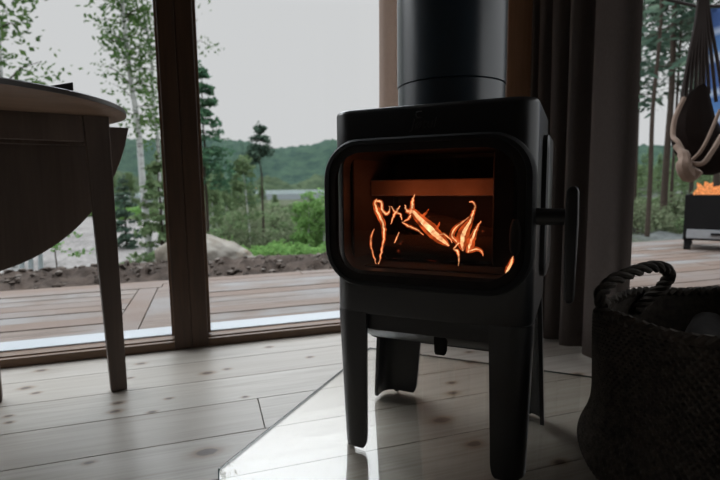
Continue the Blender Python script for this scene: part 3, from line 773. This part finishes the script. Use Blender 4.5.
# ------------------------------------------------------------------ curtains
def curtain(name, path, z0, z1, label, group=None, tuck=None):
    S = smooth_path([(x, y, 0) for x, y in path], 7); bm = B(); rows = []
    for j in range(13):
        t = j/12; z = z0+(z1-z0)*t; row = []
        cx = sum(p.x for p in S)/len(S)
        for i, p in enumerate(S):
            amp = .86+.22*(1-t); wob = .006*noise.noise(Vector((i*.11, t*2.2, 4)))
            row.append(bm.verts.new((cx+(p.x-cx)*amp+wob, p.y+.004*noise.noise(Vector((i*.13, t*2, 9))), z)))
        rows.append(row)
    for a, b_ in zip(rows[:-1], rows[1:]):
        for i in range(len(S)-1): bm.faces.new((a[i], a[i+1], b_[i+1], b_[i]))
    o = obj(name, bm, M['curtain'], None, True); m = o.modifiers.new('s', 'SOLIDIFY'); m.thickness = .003
    return tag(o, label, 'curtain', group)
curtain('curtain', [(1.40, 1.293), (1.365, 1.305), (1.352, 1.34), (1.345, 1.39), (1.345, 1.43), (1.375, 1.455), (1.41, 1.475), (1.40, 1.505), (1.35, 1.525), (1.338, 1.55), (1.39, 1.575), (1.40, 1.60), (1.345, 1.62), (1.338, 1.645), (1.39, 1.665), (1.395, 1.69), (1.345, 1.71), (1.345, 1.735), (1.39, 1.755), (1.39, 1.775), (1.355, 1.79), (1.365, 1.81)], .012, 2.20, 'long grey-brown curtain gathered in deep folds beside the right window, behind the stove')
# second curtain in front of the wide window, half behind the flue
def swap(pts): return [(x, y) for x, y in pts]
cp = [(.735, 2.00), (.742, 1.955), (.775, 1.935), (.800, 1.955), (.806, 1.985), (.815, 1.962), (.835, 1.932), (.872, 1.945), (.880, 1.99)]
xx = .90; i = 0
while xx < 1.375:
    cp.append((xx, 1.975 if i % 2 == 0 else 2.03)); xx += .022; cp.append((xx, 1.965 if i % 2 == 0 else 2.038)); xx += .020; i += 1
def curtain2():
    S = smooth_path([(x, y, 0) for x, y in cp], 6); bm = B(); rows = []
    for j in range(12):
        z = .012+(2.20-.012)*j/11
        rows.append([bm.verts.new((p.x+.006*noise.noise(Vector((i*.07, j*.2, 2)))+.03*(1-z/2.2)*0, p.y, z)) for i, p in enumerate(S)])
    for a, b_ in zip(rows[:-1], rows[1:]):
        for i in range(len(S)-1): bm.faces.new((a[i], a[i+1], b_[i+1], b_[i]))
    o = obj('curtain', bm, M['backlit_tone'], None, True); m = o.modifiers.new('s', 'SOLIDIFY'); m.thickness = .003
    tag(o, 'curtain lightened as if backlit against the wide window, mostly hidden behind the flue pipe', 'curtain')
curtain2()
bm = B(); tube(bm, [(1.38, 1.2, 2.215), (1.38, 2.0, 2.215)], .01, 10); o = obj('curtain_rail', bm, M['iron_in']); tag(o, 'dark curtain rail above the right window', 'rail')
bm = B(); tube(bm, [(.70, 2.0, 2.215), (1.39, 2.0, 2.215)], .01, 10); o = obj('curtain_rail', bm, M['iron_in']); tag(o, 'dark curtain rail above the wide window', 'rail')

# ------------------------------------------------------------------ basket
bx, by = azx(722, 1.0); by_d = Vector((bx, by)).normalized()
cb = Vector((0, 0, EYE))+ray(720, 480)*(1.06); BX, BY = cb.x, cb.y
def basket_mat():
    t = NT('dark_seagrass'); f = t.noise(t.pos('Object'), 60, 4, .6); g = t.noise(t.pos('Object'), 6, 3)
    t.princ(t.ramp(t.math('ADD', t.math('MULTIPLY', f, .6), t.math('MULTIPLY', g, .4)), [(.35, (.034, .028, .023)), (.65, (.102, .084, .068))]), .85, 0, None, .2); return t.m
BM_ = basket_mat()
bs = empty('basket', (BX, BY, 0), 0, 'dark woven seagrass basket with a rope handle on the floor right of the stove', 'basket')
bm = B(); NS, NR = 480, 132
def brad(z): return .252+.034*math.exp(-((z-.055)/.06)**2)+.010*(z/.4) - .02*max(0, 1-z/.03)**2
rows = []
for j in range(NR+1):
    t = j/NR; row = []
    for i in range(NS):
        a = 2*math.pi*i/NS
        zt = .366+.016*math.sin(a*2+.6)+.008*math.sin(5*a)
        z = .004+zt*t
        w = .0026*math.sin(math.pi*i/2.0+ (math.pi if (j//3) % 2 else 0))*1+.0022*abs(math.sin(math.pi*j/3))
        r = brad(z)+w+.006*noise.noise(Vector((math.cos(a)*2, math.sin(a)*2, z*5)))
        row.append(bm.verts.new((r*math.cos(a), r*math.sin(a), z)))
    rows.append(row)
for j in range(NR+1):                       # inner skin
    t = 1-j/NR; row = []
    for i in range(NS):
        a = 2*math.pi*i/NS; zt = .366+.016*math.sin(a*2+.6)+.008*math.sin(5*a); z = .012+(zt-.008)*t
        r = brad(z)-.014; row.append(bm.verts.new((r*math.cos(a), r*math.sin(a), z)))
    rows.append(row)
for a_, b_ in zip(rows[:-1], rows[1:]):
    for i in range(NS): j = (i+1) % NS; bm.faces.new((a_[i], a_[j], b_[j], b_[i]))
bm.faces.new(rows[0][::-1]); bm.faces.new(rows[-1])
obj('woven_body', bm, BM_, bs)
bm = B()
for k in range(2):
    P = []
    for i in range(181):
        a = 2*math.pi*i/180; zt = .372+.016*math.sin(a*2+.6)+.008*math.sin(5*a); r = brad(zt)-.006; q = a*44+k*math.pi
        P.append((math.cos(a)*(r+.006*math.cos(q)), math.sin(a)*(r+.006*math.cos(q)), zt+.006*math.sin(q)))
    tube(bm, P, .0085, 6)
obj('braided_rim', bm, BM_, bs)
# rope handle loop
hpts = []
for (x, y, dd) in ((604, 306, 1.09), (600, 296, 1.10), (611, 282, 1.12), (630, 273, 1.15), (650, 267, 1.18), (664, 268, 1.20), (669, 276, 1.22), (662, 287, 1.23), (648, 299, 1.245), (636, 310, 1.25)):
    d = ray(x, y); hpts.append(Vector((0, 0, EYE))+d*dd-Vector((BX, BY, 0)))
HP = smooth_path(hpts, 14); bm = B()
for k in range(3):
    P = []; n = len(HP)
    for i, p in enumerate(HP):
        t = (HP[min(i+1, n-1)]-HP[max(i-1, 0)]).normalized(); u = t.cross(Vector((0, 0, 1)));
        u = u.normalized() if u.length > .01 else Vector((1, 0, 0)); v = t.cross(u); q = i*.33+k*2*math.pi/3
        P.append(p+u*(.0085*math.cos(q))+v*(.0085*math.sin(q)))
    tube(bm, P, .0074, 7)
obj('rope_handle', bm, BM_, bs)
WB = plain('dark_birch_bark', (.020, .017, .015), .9, 0, .8, 14, .5, .1)
for (a, b_, r, lab, sd) in (((-.16, -.03, .275), (.13, .14, .300), .040, 'bark-covered log lying on top in the basket, nearest the room', 21), ((-.15, .13, .215), (.17, .06, .215), .042, 'bark-covered log in the basket beneath the topmost one, toward the window', 22), ((-.12, -.13, .24), (.19, -.08, .255), .042, 'bark-covered log low in the basket, showing on its near side', 23), ((-.18, .03, .165), (.16, .10, .155), .042, 'bark-covered log deep in the basket, on its window side', 24)):
    log('firewood_log', Vector(a)+Vector((BX, BY, 0)), Vector(b_)+Vector((BX, BY, 0)), r, lab, sd, WB, 'firewood in the basket')
#OUTDOORS
# ------------------------------------------------------------------ outside: fire pit, hammock
fpos = flo(696, 249, DZ); fx = empty('fire_pit', (fpos.x+.25, fpos.y-.02, DZ), R(-54), 'black square fire pit burning on the deck outside the right window', 'fire pit')
BLK = plain('fire_pit_steel', (.009, .0085, .0085), .7, 0, .3, 20, 0, .1)
bm = B(); S_ = .28; box(bm, (-S_, -S_, .10), (S_, S_, .115)); box(bm, (-S_, -S_, .115), (S_, -S_+.012, .56)); box(bm, (-S_, S_-.012, .115), (S_, S_, .56)); box(bm, (-S_, -S_+.012, .115), (-S_+.012, S_-.012, .56)); box(bm, (S_-.012, -S_+.012, .115), (S_, S_-.012, .56))
obj('body', bm, BLK, fx, False, .004)
bm = B(); box(bm, (-S_+.03, -S_-.012, .12), (S_-.03, -S_+.001, .21)); pnl = obj('ash_door', bm, plain('bare_steel', (.34, .35, .36), .35, .3), fx, False, .003)
bm = B(); box(bm, (-.05, -S_-.03, .155), (S_-.06, -S_-.012, .18)); obj('ash_door_handle', bm, BLK, pnl, False, .003)
for sx in (-1, 1):
    for sy in (-1, 1):
        bm = B(); box(bm, (sx*(S_-.04)-.03, sy*(S_-.04)-.03, 0), (sx*(S_-.04)+.03, sy*(S_-.04)+.03, .10)); obj('foot', bm, BLK, fx, False, .004)
bm = B(); box(bm, (-S_+.012, -S_+.012, .44), (S_-.012, S_-.012, .47)); obj('ember_grate', bm, EM, fx, False)
fr = empty('fire', (fx.location.x, fx.location.y, DZ+.471), 0, 'orange flames rising out of the black fire pit on the deck', 'fire')
FD = flame_mat('open_flame', ((1.0, .20, .04), (1.0, .50, .20)), .9, .9)
rng = random.Random(5)
for k in range(13):
    a, q = rng.uniform(0, 6.28), rng.uniform(0, .2); x, y = math.cos(a)*q, math.sin(a)*q; h = rng.uniform(.16, .27)*(1-.8*q)
    bm = B(); tube(bm, smooth_path([(x, y, 0), (x+rng.uniform(-.02, .02), y, h*.35), (x+rng.uniform(-.05, .05), y+.02, h*.7), (x+rng.uniform(-.07, .07), y, h)], 4), [.03, .04, .048, .052, .055, .053, .048, .042, .034, .026, .018, .01, .002], 8); obj('flame', bm, FD, fr)

def hpt(x, y, d): return Vector((0, 0, EYE))+ray(x, y)*d
hm = empty('hanging_hammock', hpt(700, 172, 3.2), 0, 'brown cloth hammock chair hanging by cords outside the right window', 'hammock'); ho = hm.location.copy()
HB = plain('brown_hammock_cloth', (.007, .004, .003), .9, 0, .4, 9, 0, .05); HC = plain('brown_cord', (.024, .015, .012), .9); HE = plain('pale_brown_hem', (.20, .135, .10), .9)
# pouch: a gathered sack of cloth, open towards the right
bm = B(); rows = []
D0 = 3.2
prof_l = [(700, 84), (690, 92), (682, 104), (677, 118), (674, 132), (676, 146), (683, 160), (692, 170), (700, 175)]
prof_r = [(705, 84), (708, 92), (710, 104), (713, 118), (719, 132), (732, 146), (738, 158), (730, 168), (712, 175)]
rings = []
for (lx, ly), (rx, ry) in zip(prof_l, prof_r):
    a, b_ = hpt(lx, ly, D0)-ho, hpt(rx, ry, D0)-ho; c = (a+b_)/2; u = (b_-a)/2; v = Vector((fw.x, fw.y, 0)).normalized()*u.length*.75
    rings.append([c+u*math.cos(2*math.pi*k/28)*(1+.05*math.sin(k*2.3))+v*math.sin(2*math.pi*k/28)*(1+.05*math.sin(k*1.7)) for k in range(28)])
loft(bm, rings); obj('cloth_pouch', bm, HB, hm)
bm = B()
for (tx, ty, bx_, by_2) in ((698, -40, 678, 116), (699, -40, 684, 104), (700, -40, 690, 92), (701, -40, 695, 88), (702, -40, 700, 86), (703, -40, 704, 86), (704, -40, 709, 90), (706, -40, 716, 98), (708, -40, 726, 112)):
    tube(bm, smooth_path([hpt(701, -75, D0)-ho, hpt(tx, 5, D0)-ho, hpt(tx*.5+bx_*.5, (5+by_2)/2, D0-.02)-ho, hpt(bx_, by_2+4, D0)-ho], 5), .011, 6)
obj('cords', bm, HC, hm)
bm = B(); tube(bm, smooth_path([hpt(684, 98, D0-.2)-ho, hpt(675, 118, D0-.22)-ho, hpt(673, 136, D0-.25)-ho, hpt(678, 142, D0-.3)-ho, hpt(686, 156, D0-.35)-ho, hpt(692, 163, D0-.38)-ho, hpt(703, 163, D0-.42)-ho, hpt(713, 150, D0-.42)-ho, hpt(722, 135, D0-.4)-ho], 6), .014, 8); obj('hem', bm, HE, hm)
bm = B(); tube(bm, smooth_path([hpt(692, 160, D0-.40)-ho, hpt(700, 152, D0-.43)-ho, hpt(708, 138, D0-.44)-ho, hpt(720, 110, D0-.42)-ho], 6), .010, 8); obj('hem', bm, HE, hm)
bm = B(); tube(bm, smooth_path([hpt(676, 146, D0-.3)-ho, hpt(684, 156, D0-.36)-ho, hpt(684, 168, D0-.38)-ho, hpt(690, 175, D0-.36)-ho, hpt(697, 168, D0-.38)-ho], 5), [.02]*4+[.032]*4+[.042]*4+[.046]*4+[.042]*4+[.02], 8); obj('knotted_end', bm, HE, hm)
bm = B(); bx0 = hpt(690, -78, D0); bmx = B(); box(bmx, (XW+.1, bx0.y-.5, bx0.z-.02), (bx0.x+.9, bx0.y-.38, bx0.z+.12)); box(bmx, (bx0.x-.06, bx0.y-.5, bx0.z-.02), (bx0.x+.08, bx0.y+.3, bx0.z+.02)); bm.free(); struct('trim_roof_beam', bmx, M['frame'], bevel=.004)
bm = B(); yy = -2.0
while yy < 2.5: box(bm, (XW+.10, yy+.002, 2.72), (3.9, yy+.138, 2.75)); yy += .14
struct('ceiling_shade_roof', bm, M['panel'])  # unseen roof added to keep sky light off the hammock and right window
# blue striped cloth beside it
def stripe_mat():
    t = NT('blue_striped_cloth'); s = t.n('ShaderNodeSeparateXYZ', {0: t.pos('Object', (1, 1, 1), (R(8), R(5), 0))}).outputs[2]
    w = t.math('FRACT', t.math('MULTIPLY', s, 2.1)); t.princ(t.ramp(w, [(0, (.05, .11, .30)), (.38, (.04, .09, .25)), (.44, (.50, .56, .66)), (.52, (.45, .52, .64)), (.58, (.09, .22, .46)), (.82, (.06, .15, .36)), (.9, (.42, .5, .62)), (1, (.05, .11, .3))]), .9); return t.m
bm = B(); rows = []
D1 = 3.75
for j in range(24):
    t = j/23; row = []
    for i in range(30):
        u = i/29; p = hpt(707+90*u-4*math.sin(t*3), 8+(130+10*math.sin(u*3))*t, D1); row.append(bm.verts.new(p+Vector((fw.x, fw.y, 0))*(.05*math.sin(u*22+t*2)*(.4+t))))
    rows.append(row)
for a, b_ in zip(rows[:-1], rows[1:]):
    for i in range(29): bm.faces.new((a[i], a[i+1], b_[i+1], b_[i]))
o = obj('striped_cloth', bm, stripe_mat()); m = o.modifiers.new('s', 'SOLIDIFY'); m.thickness = .006
tag(o, 'blue and white striped cloth hanging behind the brown hammock', 'cloth')
p0, p1 = hpt(695, 6, D1), hpt(810, 6, D1); bm = B(); tube(bm, [p0+Vector((-.3, 0, .02)), p0, p1, p1+Vector((.5, 0, .05))], .012, 6); o = obj('washing_line', bm, HC); tag(o, 'thin line the striped cloth hangs from', 'line')

# ------------------------------------------------------------------ boulder, stakes
bm = B(); bmesh.ops.create_icosphere(bm, subdivisions=5, radius=1)
for v in bm.verts:
    n = v.co.normalized(); k = 1+.16*noise.noise(n*1.4+Vector((3, 1, 2)))+.08*noise.noise(n*3.5)+.025*noise.noise(n*9)
    v.co = Vector((n.x*k*.52, n.y*k*.42, n.z*k*.34)); 
    if v.co.x > 0: v.co.z *= (1-.45*v.co.x/.56)
def rock_mat():
    t = NT('pale_boulder'); f = t.noise(t.pos(), 3.2, 8, .65); t.princ(t.ramp(f, [(.32, (.09, .076, .06)), (.44, (.17, .145, .115)), (.60, (.235, .215, .185)), (.7, (.17, .13, .09))]), .9, 0, t.bump(f, .5, .05), .2); return t.m
o = obj('boulder', bm, rock_mat()); p = azx(202, 6.0); o.location = (p[0], p[1], -.20); o.rotation_euler = (0, 0, R(-6)); tag(o, 'big pale boulder on the soil bank behind the window mullion', 'boulder')
for (px, lab, h) in ((14, 'thin pale stake in the gravel, leftmost of the three under the folded table leaf', 1.0), (23, 'thin pale stake in the gravel, middle one of the three under the table leaf', .95), (33, 'thin pale stake in the gravel, rightmost of the three under the table leaf', .9)):
    x, y = azx(px, 8.2); bm = B(); tube(bm, [(0, 0, 0), (.02, 0, h*.5), (.0, .01, h)], [.035, .03, .026], 8); o = obj('stake', bm, M['stake']); o.location = (x, y, H(x, y)-.1); tag(o, lab, 'stake', 'pale stakes in the gravel')

# ------------------------------------------------------------------ trees near the house
put(mk_birch('birch', 9.0, .085, 31, M['leaf_birch'], 'white-stemmed birch standing in the gravel between the table leg and the mullion', group='birches beyond the glass left of the stove', lean=(-.035, .0), crown=.36, clumps=62, per=42, ls=.052, width=.085, clr=.045), 148, 11.5, rz=0)
put(mk_birch('birch', 8.6, .06, 32, M['leaf_birch'], 'slender white birch just left of the window mullion', group='birches beyond the glass left of the stove', lean=(-.02, 0), crown=.30, clumps=34, per=36, ls=.05, width=.07, clr=.045), 163, 12.5)
put(mk_birch('birch', 10, .12, 33, M['leaf_birch'], 'leafy birch at the far left, its crown above the table', group='birches beyond the glass left of the stove', lean=(.01, 0), crown=.22, clumps=130, per=84, ls=.055, width=.115, clr=.05), 8, 11.0)
put(mk_birch('birch', 9.5, .06, 34, M['leaf_birch'], 'thin birch with hanging twigs just right of the mullion', group='birches beyond the glass left of the stove', lean=(-.01, 0), crown=.55, clumps=20, per=36, ls=.05, width=.07, clr=.045), 196, 11.5)
put(mk_conifer('spruce', 5.4, .06, 35, M['needle'], 'dark spruce just right of the window mullion', crown=.42, spread=.15, whorls=18, per=5, nl=22, ls=.07), 206, 13.5)
put(mk_conifer('pine', 4.05, .05, 36, M['bark'] and M['needle_pine'], 'thin bare-stemmed pine with a small crown in the middle of the wide window', crown=.72, spread=.20, whorls=9, per=5, nl=60, ls=.05, sq=.8, gap=.25), 262, 15.0)
put(mk_birch('birch', 3.0, .03, 37, M['leaf_mid'], 'small pale birch left of the bare-stemmed pine', group='birches beyond the glass left of the stove', lean=(-.05, 0), crown=.35, clumps=26, per=24, ls=.06, width=.16, clr=.06), 250, 13.0)
put(mk_birch('sapling', 1.15, .012, 38, M['leaf_fresh'], 'small green leafy sapling in the gravel beside the stakes', crown=.15, clumps=22, per=21, ls=.03, width=.36, clr=.07, barkm=M['bark']), 51, 8.0)
put(mk_conifer('spruce', 2.7, .05, 39, M['leaf_mid'], 'young green spruce below the birch, left of the mullion', crown=.04, spread=.30, whorls=12, per=6, nl=30, ls=.07), 160, 11.0)
put(mk_conifer('spruce', 2.6, .05, 40, M['needle_pine'], 'dark young spruce beside the table leg', crown=.04, spread=.24, whorls=12, per=6, nl=30, ls=.07), 124, 19.0)
# row of bright young aspens by the stove
for i, (px, d, h, lab) in enumerate(((300, 12.5, 1.75, 'bright green young aspen, farthest left of the row beside the stove'), (308, 12.0, 2.0, 'bright green young aspen, second of the row beside the stove'), (315, 12.4, 2.1, 'bright green young aspen, third of the row beside the stove'), (323, 12.0, 1.9, 'bright green young aspen, the one touching the stove door edge'))):
    put(mk_birch('aspen', h, .022, 50+i, M['leaf_fresh'], lab, crown=.2, clumps=40, per=30, ls=.04, width=.12, clr=.07, group='young aspens by the stove', barkm=M['birch']), px, d, .1)

# thicket and woods down the slope
protos = [mk_bush('bush', 2.0, 2.4, 61, M['leaf_fresh'], 'fresh green leafy bush growing on the slope beyond the glass left of the stove', group='fresh green bushes beyond the window', ls=.075),
          mk_bush('bush', 2.6, 2.6, 62, M['leaf_mid'], 'dull green bush growing on the slope beyond the glass left of the stove', group='dull green bushes beyond the window', ls=.08),
          mk_bush('bush', 2.4, 2.4, 63, M['leaf_olive'], 'olive-brown bush growing on the slope beyond the glass left of the stove', group='brownish bushes beyond the window', per=70, ls=.07),
          mk_conifer('spruce', 5.0, .09, 64, M['needle'], 'dark spruce among the leafy trees and bushes far down the slope', crown=.08, spread=.22, whorls=18, per=5, nl=26, ls=.10, group='dark spruces down the slope'),
          mk_birch('broadleaf_tree', 6.0, .08, 65, M['leaf_mid'], 'grey-green leafy tree among the bushes far down the slope', crown=.2, clumps=90, per=40, ls=.10, width=.26, clr=.075, group='leafy trees down the slope')]
PH = (2.0, 2.6, 2.4, 5.2, 6.6)
used = set()
def plant(k, px, d, ytop, rz=None, wide=1.0):
    """a bush or tree on the slope at the given distance, grown tall enough to reach image row ytop"""
    e = protos[k] if k not in used else copy_tree(protos[k]); used.add(k)
    x, y = azx(px, d); q = Vector((0, 0, EYE)); r_ = ray(px, ytop); zt = EYE+r_.z/math.hypot(r_.x, r_.y)*d
    h = max(.5, zt-H(x, y)+.12); s = h/PH[k]; put(e, px, d, .12, rng.uniform(0, 6.28), s*wide, 200, s)
rng = random.Random(77)
for (k, px, d, yt, w) in (
    # low bushes right behind the soil bank
    (0, 226, 9.0, 238, 1.2), (0, 248, 9.6, 240, 1.3), (0, 268, 9.2, 237, 1.2), (0, 286, 9.8, 234, 1.3), (0, 330, 9.5, 236, 1.2), (1, 212, 10.5, 226, 1.1),
    (2, 236, 12, 222, 1.2), (1, 256, 12.5, 226, 1.1), (2, 276, 13, 222, 1.3), (1, 294, 13.5, 216, 1.2), (2, 330, 13, 214, 1.2), (0, 310, 14.5, 222, 1.2),
    (1, 222, 15, 206, 1.1), (2, 244, 16, 205, 1.1), (1, 266, 17, 212, 1.2), (2, 286, 17.5, 208, 1.2), (1, 308, 18, 206, 1.2), (2, 326, 17, 203, 1.2), (0, 204, 14, 228, 1.2),
    # woods rising to the left, kept low in front of the lake
    (4, 212, 22, 176, .95), (4, 226, 25, 180, .9), (3, 218, 29, 166, .9), (4, 238, 28, 170, .9), (3, 246, 33, 176, .9), (4, 200, 27, 168, .9), (2, 254, 24, 199, 1.5), (1, 268, 26, 200, 1.6), (2, 284, 28, 201, 1.6), (1, 300, 27, 200, 1.6), (2, 316, 29, 200, 1.6), (1, 332, 26, 197, 1.6),
    (4, 275, 36, 193, 1.0), (4, 310, 38, 190, 1.0), (4, 330, 40, 182, 1.0), (4, 342, 36, 180, 1.0), (3, 232, 42, 164, .9), (4, 220, 45, 163, .9), (4, 206, 38, 160, .9), (3, 252, 45, 174, .9), (4, 262, 50, 184, 1.0),
    # edge of the gravel on the left
    (4, 112, 46, 168, 1.0), (4, 96, 50, 172, 1.0), (4, 130, 48, 170, 1.0), (3, 121, 44, 176, 1.0), (4, 150, 46, 172, 1.0), (4, 166, 44, 168, 1.0), (4, 182, 42, 166, 1.0), (0, 116, 40, 203, 1.6), (0, 132, 38, 204, 1.6), (0, 148, 39, 202, 1.6), (1, 162, 36, 200, 1.6), (4, 78, 52, 174, 1.0), (0, 92, 44, 204, 1.6), (0, 68, 45, 206, 1.6), (4, 58, 54, 176, 1.0), (4, 36, 54, 176, 1.0), (4, 14, 54, 178, 1.0), (0, 40, 46, 206, 1.6), (0, 14, 46, 207, 1.6), (0, 176, 22, 214, 1.2)):
    plant(k, px, d, yt, wide=w)
# pines beyond the right window
pg = 'pines beyond the right window'
for (px, d, h, r, cr_, sp_, sd, lab) in ((649, 8.5, 8.0, .036, .27, .17, 71, 'thin pine with sparse branches just right of the curtain'), (664, 10.5, 10.5, .062, .30, .15, 72, 'thicker bare-stemmed pine between the curtain and the hammock'), (671, 13, 9.0, .035, .33, .15, 73, 'slender pine behind the thicker one, left of the hammock'), (634, 13, 9.0, .05, .33, .16, 74, 'pine half hidden by the curtain edge'), (715, 11, 10, .06, .3, .17, 75, 'pine behind the blue striped cloth'), (690, 14, 10, .05, .33, .15, 76, 'pine standing behind the hammock cords')):
    put(mk_conifer('pine', h, r, sd, M['needle_pine'], lab, crown=cr_, spread=sp_, whorls=15, per=5, nl=34, ls=.085, gap=.2, group='near pines beyond the right window'), px, d)
pp = mk_conifer('pine', 7.5, .08, 81, M['leaf_mid'], 'green pine in the woods far beyond the right window', crown=.1, spread=.2, whorls=16, per=5, nl=26, ls=.12, group='far pines beyond the right window')
first = True
for i, px in enumerate(range(618, 770, 8)):
    for j, d in enumerate((24, 31)):
        e = pp if first else copy_tree(pp); first = False
        put(e, px+rng.uniform(-3, 3), d+rng.uniform(-2, 2), .2, rng.uniform(0, 6.28), rng.uniform(.20, .29)*(d/24))
bp = mk_bush('bush', .9, 1.5, 82, M['leaf_olive'], 'low heath bush on the forest floor beyond the right window', group='heath bushes beyond the right window', per=70, ls=.05)
b2 = mk_bush('bush', .8, 1.4, 83, M['leaf_mid'], 'low green bush on the forest floor beyond the right window', group='green bushes beyond the right window', per=80, ls=.05)
fu = [True, True]
for i in range(50):
    k = i % 2; src = (bp, b2)[k]; e = src if fu[k] else copy_tree(src); fu[k] = False
    put(e, 622+rng.uniform(0, 120), rng.uniform(9.5, 19), .1, rng.uniform(0, 6.28), rng.uniform(.35, .75))
